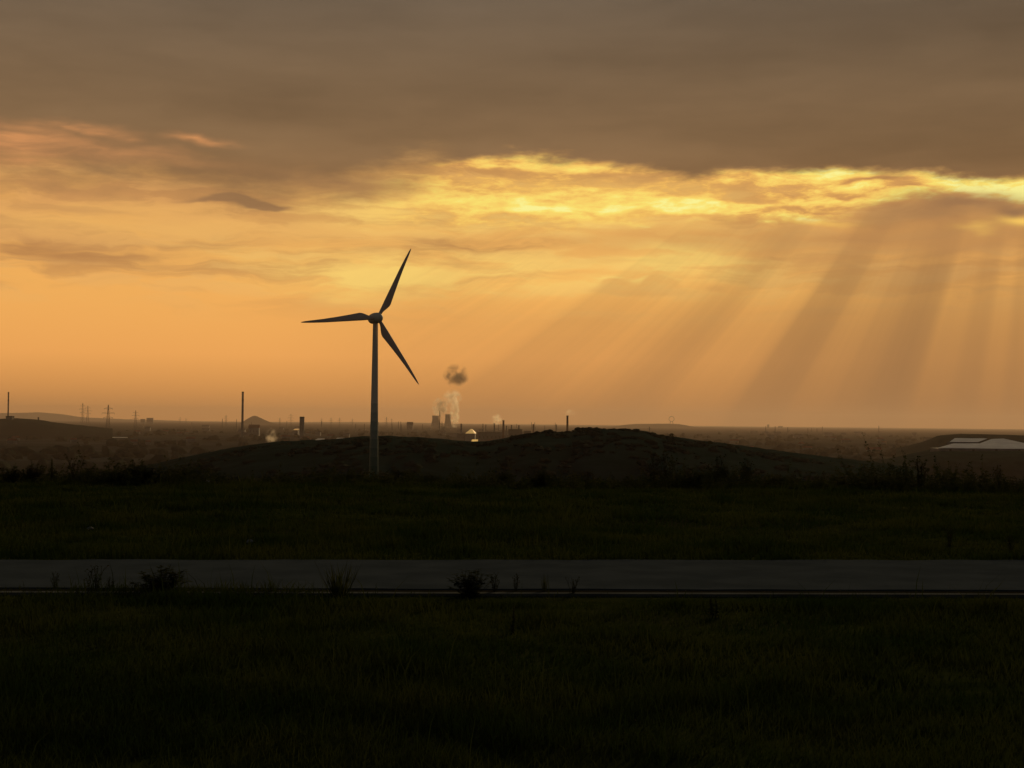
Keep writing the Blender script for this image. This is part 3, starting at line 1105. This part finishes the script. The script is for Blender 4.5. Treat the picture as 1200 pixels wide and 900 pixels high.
for ang in (64.5, 185.4, 303.8):
    a = R(ang)
    L = e_r * math.cos(a) + Vector((0, 0, 1)) * math.sin(a)
    Cw = e_r * math.cos(a - math.pi / 2) + Vector((0, 0, 1)) * math.sin(a - math.pi / 2)
    mb = MB(); n = 16; vs = []
    for t_, c in chord:
        c = c * (1.0 if t_ < .1 else 1.1)
        th = max(.08, .95 * c if t_ < .09 else (.34 - .2 * t_) * c * (1 if t_ < .9 else .8))
        if .09 <= t_ < .15: th = .8 * c
        tw_ = R(14 * (1 - t_) ** 2)
        cd = Cw * math.cos(tw_) - dvec * math.sin(tw_)
        nd = dvec * math.cos(tw_) + Cw * math.sin(tw_)
        lead = -.42 * min(c, 1.5) - .04 * c
        for k in range(n):
            q = 2 * math.pi * k / n
            u = (1 - math.cos(q)) / 2
            yy = math.sin(q) * .5 * th * ((1 - .55 * u) if t_ > .1 else 1)
            vs.append(hub_l + L * (t_ * BL) + cd * (lead + c * u) + nd * yy)
    fs = [(i * n + k, i * n + (k + 1) % n, (i + 1) * n + (k + 1) % n, (i + 1) * n + k) for i in range(len(chord) - 1) for k in range(n)]
    fs += [tuple(range(n)), tuple((len(chord) - 1) * n + k for k in range(n))]
    mb.add(vs, fs)
    mb.build("blade", BLADE, turb, smooth=True)


# ------------------------------------------------------------------ far industry
def base_z(x, Y): return gz(x, Y) - 1.0


def chimney(px, py_top, Y, wpx, label, mat=CONC, bands=True, group="chimneys on the far plain"):
    top = at(px, py_top, Y)
    z0 = base_z(top.x, Y); H = top.z - z0
    w = wpx * Y / F / 2
    root = thing("chimney", (top.x, Y, z0), label, "chimney", group)
    mb = MB(); mb.lathe([(w * 1.35, 0), (w * 1.12, H * .4), (w, H * .97)], 14); mb.build("shaft", mat, root)
    mb = MB(); mb.lathe([(w * 1.12, H * .971), (w * 1.12, H)], 14); mb.build("cap", ROOFD, root)
    if bands:
        mb = MB(); mb.lathe([(w * 1.12, H * .80), (w * 1.11, H * .83)], 14); mb.build("platform", STEEL, root)
    return root


chimney(10, 459.5, 6000, 1.5, "slender chimney rising from a block at the picture's left side")
chimney(284.6, 459, 6500, 2.4, "tallest dark chimney left of the pale spoil cone")
chimney(665, 487, 4200, 2.3, "short reddish chimney standing behind the dark hill top", BRICK)
chimney(590, 492.5, 5200, 2.2, "thick dark chimney in the middle of the chimney cluster", BRICK)
chimney(593.5, 499, 5600, 1.2, "thin stack right beside the thick dark chimney")
chimney(579.3, 496, 6000, 1.4, "stack with a bright wisp of steam left of the thick dark chimney")
chimney(566, 496.5, 7000, 1.0, "thin pale stack, left of a pair right of the shiny roof")
chimney(569.5, 497.5, 7200, 1.0, "thin pale stack, right of a pair right of the shiny roof")
chimney(599.5, 498, 6000, 1.3, "short stack right of the thick dark chimney")
chimney(608, 498.5, 6200, 1.6, "stout short stack near the right end of the chimney cluster")
chimney(625, 497, 4800, 1.5, "single dark stack between the cluster and the reddish chimney", BRICK)
chimney(652, 497.5, 9000, 1.4, "faint stack left of the reddish chimney")
chimney(540.5, 496.5, 6500, 1.8, "dark stack between the steaming towers and the shiny roof")
chimney(515.5, 481, 9000, .9, "thin stack between the two cooling towers")
chimney(45, 489, 6100, 1.7, "stubby stack on the near left ridge", bands=False)


def cooling_tower(px, py_top, Y, wpx, label):
    top = at(px, py_top, Y); z0 = base_z(top.x, Y); H = top.z - z0; w = wpx * Y / F / 2
    root = thing("cooling_tower", (top.x, Y, z0), label, "cooling tower", "cooling towers of the far power station")
    mb = MB(); mb.lathe([(w * 1.45, H * .05), (w * 1.22, H * .3), (w * 1.02, H * .6), (w * .95, H * .78), (w, H * .985)], 24)
    mb.build("shell", CONC, root, smooth=False)
    mb = MB(); mb.lathe([(w * 1.03, H * .986), (w * 1.03, H)], 24); mb.build("rim", STEEL, root)
    mb = MB(); mb.lathe([(w * 1.5, 0), (w * 1.42, H * .049)], 24); mb.build("base", STEEL, root)


cooling_tower(510.5, 487, 19000, 8, "left cooling tower, the wider one, hazy among steam")
cooling_tower(525, 485.5, 19500, 6.5, "right cooling tower, the slimmer one, below the dark puff")


def building(px0, px1, py_top, Y, label, mat=PANEL, roof="flat", depth=None, group=None, roofmat=ROOFD, name="industrial_hall", cat="building"):
    a = at(px0, py_top, Y); b = at(px1, py_top, Y)
    z0 = base_z(a.x, Y); H = (a.z + b.z) / 2 - z0; w = b.x - a.x
    dp = depth or w * .6
    root = thing(name, ((a.x + b.x) / 2, Y, z0), label, cat, group)
    rh = H * .94 if roof == "flat" else H * .72
    mb = MB(); mb.box(-w / 2, w / 2, -dp / 2, dp / 2, 0, rh); mb.build("wall", mat, root)
    rf = MB()
    if roof == "flat":
        rf.box(-w * .51, w * .51, -dp * .51, dp * .51, rh + .01, H)
    else:
        x0, x1, y0, y1 = -w * .53, w * .53, -dp * .55, dp * .55
        rf.add([(x0, y0, rh + .01), (x1, y0, rh + .01), (x1, y1, rh + .01), (x0, y1, rh + .01), (x0, 0, H), (x1, 0, H)],
               [(0, 1, 5, 4), (2, 3, 4, 5), (0, 4, 3), (1, 2, 5), (3, 2, 1, 0)])
    rf.build("roof", roofmat, root)
    if w / (Y / F) > 3:
        nwin = max(2, int(w / 14))
        for k in range(min(nwin, 8)):
            x = -w / 2 + (k + .5) * w / min(nwin, 8)
            wn = MB(); wn.box(x - w * .03, x + w * .03, -dp / 2 - .25, -dp / 2 - .003, rh * .45, rh * .7); wn.build("window", ROOFD, root)
    return root


building(8, 15.5, 487.5, 5900, "square grey block at the foot of the left chimney", CONC, depth=25, name="boiler_house")
building(351.5, 356.5, 488.3, 5600, "dark tower block right of the steam wisp", CONC, depth=15, name="tower_block")
building(165, 170, 491, 22000, "left block of a faint pair above the left plain", depth=30, group="faint blocks on the far plain")
building(172, 179.5, 489.8, 22000, "right block of a faint pair above the left plain", depth=30, group="faint blocks on the far plain")
building(292, 304, 497.5, 7200, "low works hall at the foot of the pale spoil cone", roof="gable", roofmat=TILE)
building(1031, 1036, 504, 24000, "faint block on the right part of the skyline", depth=60, group="faint blocks on the far plain")
building(899, 901.4, 497.5, 33000, "narrow tower on the skyline right of the long far ridge", depth=20, group="faint blocks on the far plain")
building(912, 917, 499.3, 33000, "tiny block on the skyline right of the narrow tower", depth=40, group="faint blocks on the far plain")
building(923, 926, 503.5, 20000, "small tower below the skyline right of the narrow tower", depth=14, group="faint blocks on the far plain")
building(560, 588, 506.5, 5600, "long dark works hall left of the thick chimney", STEEL, depth=40)
building(596, 612, 503, 5700, "dark works hall under the short stacks", STEEL, depth=40)
building(614, 622, 505, 5500, "small works hall between the cluster and the single dark stack", STEEL, roof="gable")
building(536, 546, 508, 6400, "low works hall left of the shiny roof", STEEL, roof="gable")
building(500, 532, 503, 18000, "long boiler hall below the cooling towers", STEEL, depth=60)
building(477, 484, 494.5, 12000, "faint round shouldered hall left of the cooling towers", roof="gable", depth=60)


rr = random.Random(12)
proto = None
for i in range(34):
    px = rr.choice((rr.uniform(556, 660), rr.uniform(440, 560), rr.uniform(180, 430), rr.uniform(840, 1090)))
    Y = rr.uniform(9000, 16000)
    if 505 < px < 530 or 545 < px < 558 or 280 < px < 290: continue
    g = thing("mast", (0, 0, 0), "thin faint mast, one of many along the hazy skyline", "mast", "thin masts along the hazy skyline") if proto is None else None
    if g is not None:
        m = MB(); m.lathe([(2.6, 0), (1.5, 1.0)], 8); m.build("shaft", STEEL, g); proto = g
    else:
        g = dup(proto, (0, 0, 0), proto["label"], proto["group"])
    x = at(px, 495, Y).x; z0 = base_z(x, Y)
    g.location = (x, Y, z0); k = Y / 9000; g.scale = (k, k, at(px, rr.uniform(490, 496.5) + (px - 300) * .012, Y).z - z0)
proto = None
for i in range(46):
    px = rr.choice((rr.uniform(556, 650), rr.uniform(440, 640), rr.uniform(120, 430), rr.uniform(840, 1090)))
    Y = rr.uniform(7000, 14000)
    if proto is None:
        g = thing("works_building", (0, 0, 0), "low works building, one of many in the hazy belt of the plain", "building", "low works buildings in the hazy belt")
        m = MB(); m.box(-.5, .5, -.5, .5, 0, .8); m.build("wall", PANEL, g)
        m = MB(); m.add([(-.52, -.52, .801), (.52, -.52, .801), (.52, .52, .801), (-.52, .52, .801), (-.52, 0, 1), (.52, 0, 1)],
                        [(0, 1, 5, 4), (2, 3, 4, 5), (0, 4, 3), (1, 2, 5), (3, 2, 1, 0)]); m.build("roof", ROOFD, g)
        proto = g
    else:
        g = dup(proto, (0, 0, 0), proto["label"], proto["group"])
    x = at(px, 495, Y).x
    g.location = (x, Y, base_z(x, Y)); g.scale = (rr.uniform(18, 70), rr.uniform(18, 40), rr.uniform(9, 30))

# halls with pale or shiny roofs: the roof slopes up away from the viewer
def roof_hall(px0, px1, py_eave, py_ridge, Y, pitch, label, roofmat, apex=False, zoff=None, wall=5, px_in=0, name="hall"):
    a = at(px0, py_eave, Y); b = at(px1, py_eave, Y)
    w = b.x - a.x; zc = (a.z + b.z) / 2
    rise = at((px0 + px1) / 2, py_ridge, Y).z - at((px0 + px1) / 2, py_eave, Y).z
    dp = rise / math.tan(R(pitch))
    if zoff is None: zoff = zc - base_z((a.x + b.x) / 2, Y)
    root = thing(name, ((a.x + b.x) / 2, Y, zc - zoff), label, "hall")
    mb = MB(); mb.box(-w / 2 + .6, w / 2 - .6, .6, dp - .6, 0, zoff - .4); mb.build("wall", PANEL, root)
    ins = px_in * Y / F
    rf = MB()
    if apex:
        rf.add([(-w / 2, 0, zoff), (w / 2, 0, zoff), (w * .08, dp, zoff + rise), (-w * .08, dp, zoff + rise), (-w / 2, dp * 1.2, zoff), (w / 2, dp * 1.2, zoff)],
               [(0, 1, 2, 3), (0, 3, 4), (1, 5, 2), (3, 2, 5, 4), (0, 4, 5, 1)])
    else:
        rf.add([(-w / 2, 0, zoff), (w / 2, 0, zoff), (w / 2 - ins, dp, zoff + rise), (-w / 2 + ins, dp, zoff + rise),
                (-w / 2, 0, zoff - .35), (w / 2, 0, zoff - .35), (w / 2 - ins, dp * 1.15, zoff - .35), (-w / 2 + ins, dp * 1.15, zoff - .35)],
               [(0, 1, 2, 3), (4, 7, 6, 5), (0, 4, 5, 1), (1, 5, 6, 2), (2, 6, 7, 3), (3, 7, 4, 0)])
    rf.build("roof", roofmat, root)
    return root


roof_hall(545, 556.5, 508, 503, 6000, 5.0, "hall with a shiny roof glowing yellow left of the chimney cluster", ROOFS, apex=True)
roof_hall(552, 559.5, 518, 515.5, 4200, 3.5, "small hall with a dull shiny roof below the glowing one", ROOFS)
roof_hall(343, 349, 504, 502.5, 7600, 4.0, "small white roofed hall left of the dark tower block", ROOFS)
roof_hall(368, 376, 516, 514.3, 4600, 3.0, "small pale roofed hall left of the turbine, nearer the tower block", ROOFP)
roof_hall(392, 400, 515, 513.4, 4700, 3.0, "small pale roofed hall just left of the turbine tower", ROOFP)
roof_hall(-40, 46, 512.2, 510.6, 6000, 1.2, "long pale roof line in the valley at the picture's left side", ROOFP)
roof_hall(50, 74, 512.6, 511.0, 6050, 1.2, "shorter pale roof in line with the long left one", ROOFP)
roof_hall(108, 134, 514.0, 512.8, 6000, 1.2, "dull pale roof at the foot of the tall far pylon", ROOFP)


def outline_hall(pts, py_eave, Y, pitch, wall, label):
    """hall whose pitched roof has the given outline; depth follows from the pitch"""
    e0 = at(pts[0][0], py_eave, Y)
    zc = e0.z; xc = at((pts[0][0] + pts[-1][0]) / 2, py_eave, Y).x
    root = thing("hall", (xc, Y, zc - wall), label, "hall", "pale roofed halls on the right hillside")
    top = []
    for px, py in pts:
        p = at(px, py, Y)
        lift = max(0.0, p.z - at(px, py_eave, Y).z)
        dy = lift / math.tan(R(pitch))
        k = (Y + dy) / Y
        top.append((p.x * k - xc, dy, wall + lift * k))
    n = len(top)
    mb = MB()
    low = [(x, y, z - .4) for x, y, z in top]
    mb.add(top + low, [tuple(range(n)), tuple(range(2 * n - 1, n - 1, -1))] + [(i, n + i, n + (i + 1) % n, (i + 1) % n) for i in range(n)])
    mb.build("roof", ROOFP, root)
    x0, x1 = top[0][0] + 1, top[-1][0] - 1
    dm = max(t[1] for t in top)
    wl = MB(); wl.box(x0, x1, .5, max(6, dm * .3), -14, wall - .45); wl.build("wall", PANEL, root)
    for i in range(5):
        x = x0 + (x1 - x0) * (i + .5) / 5
        dr = MB(); dr.box(x - 1.6, x + 1.6, .25, .49, 0, wall * .7); dr.build("loading_door", ROOFD, root)
    return root


outline_hall([(1099, 524.8), (1117, 520.2), (1148, 520.0), (1162, 515.4), (1176, 514.8), (1206, 520.2), (1236, 525.2)], 525, 1980, 5, 4,
             "huge pale roofed hall on the right hillside with a peaked middle")
outline_hall([(1113, 517.6), (1119, 513.8), (1157, 513.8), (1146, 517.6)], 517.6, 2170, 5, 7,
             "narrow pale roof strip behind the huge peaked hall")


# pylons
def pylon_mesh():
    root = thing("pylon", (0, 0, 0), "far lattice pylon", "pylon")
    body = MB(); H = 50.0
    lv = [0, 10, 19, 27, 34, 40, 45, 50]
    hw = lambda z: 4.2 * (1 - z / H) ** 1.15 + .55
    for i in range(len(lv) - 1):
        z0, z1 = lv[i], lv[i + 1]; a, b = hw(z0), hw(z1)
        c0 = [(-a, -a), (a, -a), (a, a), (-a, a)]; c1 = [(-b, -b), (b, -b), (b, b), (-b, b)]
        for k in range(4):
            k2 = (k + 1) % 4
            body.bar((*c0[k], z0), (*c1[k], z1), .2)
            body.bar((*c0[k], z0), (*c1[k2], z1), .11)
            body.bar((*c0[k2], z0), (*c1[k], z1), .11)
            body.bar((*c1[k], z1), (*c1[k2], z1), .11)
    body.build("lattice_tower", STEEL, root)
    for z, L in ((30, 9), (37, 12), (44, 8)):
        m = MB(); w = hw(z)
        for s in (-1, 1):
            m.bar((s * w, -w, z), (s * L, 0, z + .6), .15); m.bar((s * w, w, z), (s * L, 0, z + .6), .15)
            m.bar((s * w, 0, z + 2.2), (s * L, 0, z + .6), .12)
            m.bar((s * L, 0, z + .6), (s * L, 0, z - 1.6), .16)
        m.build("crossarm", STEEL, root)
    return root


pyl = None
PG = "lattice pylons on the far plain"
for px, pt, Y, lb in [(127, 474.5, 4300, "tallest and darkest lattice pylon, at the left"),
                      (97, 472.5, 9500, "faint tall pylon left of the darkest pylon"),
                      (103, 475.5, 10500, "fainter pylon between the first faint one and the darkest"),
                      (159, 481, 6800, "slim pylon right of the darkest pylon"),
                      (211, 489, 13000, "tiny pylon midway between the slim pylon and the tallest chimney"),
                      (218, 490, 13500, "tiny pylon right beside another midway to the tallest chimney"),
                      (265, 486.5, 10000, "pylon just left of the tallest chimney"),
                      (328, 489.5, 9500, "pylon right of the pale spoil cone"),
                      (341, 485, 8000, "pylon left of the dark tower block"),
                      (377, 490, 12000, "small pylon right of the dark tower block"),
                      (388, 489.5, 9000, "left pylon of a pair left of the turbine"),
                      (398, 489.5, 9000, "right pylon of a pair left of the turbine"),
                      (413, 490.5, 10500, "pylon nearest the turbine tower on its left"),
                      (453, 488.5, 9200, "pylon nearest the turbine tower on its right"),
                      (459, 490.5, 11000, "fainter pylon second to the right of the turbine"),
                      (518, 494, 5200, "pylon in front of the cooling towers"),
                      (761, 500, 5500, "mast-like pylon below the long far ridge")]:
    if px not in (518, 761): Y *= 1.45
    p = at(px, pt, Y); z0 = base_z(p.x, Y); k = (p.z - z0) / 50.0
    if pyl is None:
        pyl = pylon_mesh(); o = pyl; o["label"] = lb; o["group"] = PG
    else:
        o = dup(pyl, (0, 0, 0), lb, PG)
    o.location = (p.x, Y, z0); o.scale = (max(.8, k * .8), max(.8, k * .8), k); o.rotation_euler = (0, 0, random.uniform(-.5, .5))

# winding tower with its big wheel on the far ridge
p = at(787, 488, 31000); pb = at(787, 498, 31000); kx = 31000 / F
hd = thing("winding_tower", (p.x, 31000, pb.z), "ring shaped landmark standing on the long far ridge", "landmark")
m = MB(); rr = 3.0 * kx; zc = p.z - pb.z - rr
for k in range(24):
    a0, a1 = k * math.pi / 12, (k + 1) * math.pi / 12
    m.bar((math.cos(a0) * rr, 0, zc + math.sin(a0) * rr), (math.cos(a1) * rr, 0, zc + math.sin(a1) * rr), 6, 6)
m.build("wheel", STEEL, hd)
m = MB(); m.bar((-.8 * rr, 0, -8), (-.35 * rr, 0, zc - rr * .9), 6.0); m.bar((.8 * rr, 0, -8), (.35 * rr, 0, zc - rr * .9), 6.0); m.build("legs", STEEL, hd)

# ordinary houses of the valley town
hp = None
HG = "far houses of the valley town"
spots = []
rr = random.Random(5)
while len(spots) < 44:
    px = rr.uniform(5, 1050); Y = rr.uniform(4200, 8200)
    if not (px < 240 or 330 < px < 430 or 450 < px < 640 or px > 840): continue
    spots.append((px, Y))
for px, Y in spots:
    x = at(px, 500, Y).x; z0 = base_z(x, Y)
    if hp is None:
        hp = thing("house", (0, 0, 0), "small far gabled house among others in the valley town", "house", HG)
        m = MB(); m.box(-7, 7, -5.5, 5.5, 0, 8); m.build("wall", CONC, hp)
        m = MB(); m.add([(-7.6, -6.2, 8.01), (7.6, -6.2, 8.01), (7.6, 6.2, 8.01), (-7.6, 6.2, 8.01), (-7.6, 0, 13), (7.6, 0, 13)],
                        [(0, 1, 5, 4), (2, 3, 4, 5), (0, 4, 3), (1, 2, 5), (3, 2, 1, 0)]); m.build("roof", TILE, hp)
        o = hp
    else:
        o = dup(hp, (0, 0, 0), hp["label"], HG)
    s = rr.uniform(.9, 1.7)
    o.location = (x, Y, z0); o.scale = (s * rr.uniform(.9, 1.8), s, s); o.rotation_euler = (0, 0, rr.uniform(-1, 1))


# ------------------------------------------------------------------ smoke and steam
def plume(name, px0, px1, py0, py1, Y, density, colr, aniso, label, nscale, seed, absorb=None, lo=.42, hi=.7):
    a = at(px0, py1, Y); b = at(px1, py0, Y)
    c = (a + b) / 2
    sx, sz = abs(b.x - a.x) / 2, abs(b.z - a.z) / 2
    m = bpy.data.materials.new(name); m.use_nodes = True
    t = m.node_tree; X.nt = t; t.nodes.clear()
    o = t.nodes.new("ShaderNodeOutputMaterial")
    pv = t.nodes.new("ShaderNodeVolumePrincipled")
    pv.inputs["Color"].default_value = colr
    pv.inputs["Anisotropy"].default_value = aniso
    if absorb: pv.inputs["Absorption Color"].default_value = absorb
    tcn = t.nodes.new("ShaderNodeTexCoord")
    sp = t.nodes.new("ShaderNodeSeparateXYZ"); t.links.new(tcn.outputs["Object"], sp.inputs[0])
    x, y, z = (X(q) for q in sp.outputs)
    nv = noise(vec(x * 1.0 + seed, y, z * (sz / sx)), nscale, 5, .62)
    r2 = x * x + y * y + z * z
    fall = smooth(r2, 1.0, .15)
    dens = smooth(nv, lo, hi) * fall * density
    t.links.new(dens.s, pv.inputs["Density"])
    t.links.new(pv.outputs[0], o.inputs["Volume"])
    mb = MB()
    mb.v = [tuple(v) for v in IV]; mb.f = [tuple(f) for f in IF]
    ob = mb.build(name, m)
    ob.location = c; ob.scale = (sx, sx * .8, sz)
    tag(ob, label, "smoke" if "smoke" in name else "steam", kind="stuff")
    return ob


plume("smoke_cloud", 517, 552, 425, 455, 17500, .016, (.16, .15, .14, 1), .2, "dark puff of smoke hanging above the cooling towers", 1.7, 3.0, lo=.42, hi=.62)
plume("steam_cloud", 505, 526, 465, 490, 18900, 0.057, (1.0, .92, .80, 1), .7, "pale steam rising from the left cooling tower", 1.9, 8.0)  # warm tint of sunlight put into the colour of every steam cloud
plume("steam_cloud", 526, 540, 462, 504, 19300, 0.066, (1.0, .92, .80, 1), .7, "upright bright steam column right of the cooling towers", 1.6, 5.0)
plume("steam_cloud", 517, 543, 455, 478, 19200, 0.022, (1.0, .92, .80, 1), .7, "thin veil of steam under the dark puff", 1.5, 1.0)
plume("steam_cloud", 575, 590, 484, 499, 5950, .08, (1.0, .92, .80, 1), .7, "bright wisp of steam among the chimney cluster", 1.6, 2.0)
plume("steam_cloud", 309, 327, 500, 523, 5000, .04, (1.0, .92, .80, 1), .7, "tan steam wisp rising from the plain right of the spoil cone", 1.5, 4.0)
plume("steam_cloud", 661, 675, 479, 488, 4150, .03, (1.0, .92, .80, 1), .7, "faint wisp of steam above the reddish chimney", 1.5, 6.0)

# ------------------------------------------------------------------ haze
hz = MB(); hz.box(-70000, 70000, -70000, 70000, -110, 560)
hm = bpy.data.materials.new("haze"); hm.use_nodes = True
t = hm.node_tree; t.nodes.clear()
o = t.nodes.new("ShaderNodeOutputMaterial"); pv = t.nodes.new("ShaderNodeVolumePrincipled")
pv.inputs["Color"].default_value = (.98, .73, .56, 1)
pv.inputs["Density"].default_value = 2.0e-5
pv.inputs["Anisotropy"].default_value = .3
t.links.new(pv.outputs[0], o.inputs["Volume"])
tag(hz.build("haze", hm), kind="stuff")

# ------------------------------------------------------------------ render settings
sc.view_settings.view_transform = "Standard"
sc.view_settings.look = "None"
sc.view_settings.exposure = 0
sc.view_settings.gamma = 1
sc.view_settings.use_curve_mapping = False
sc.render.engine = "CYCLES"
cy = sc.cycles
cy.use_denoising = True
try:
    cy.denoiser = "OPENIMAGEDENOISE"
    cy.denoising_input_passes = "RGB_ALBEDO_NORMAL"
except Exception:
    pass
cy.max_bounces = 8; cy.diffuse_bounces = 2; cy.glossy_bounces = 2; cy.transmission_bounces = 2
cy.volume_bounces = 6; cy.transparent_max_bounces = 8
cy.use_adaptive_sampling = False
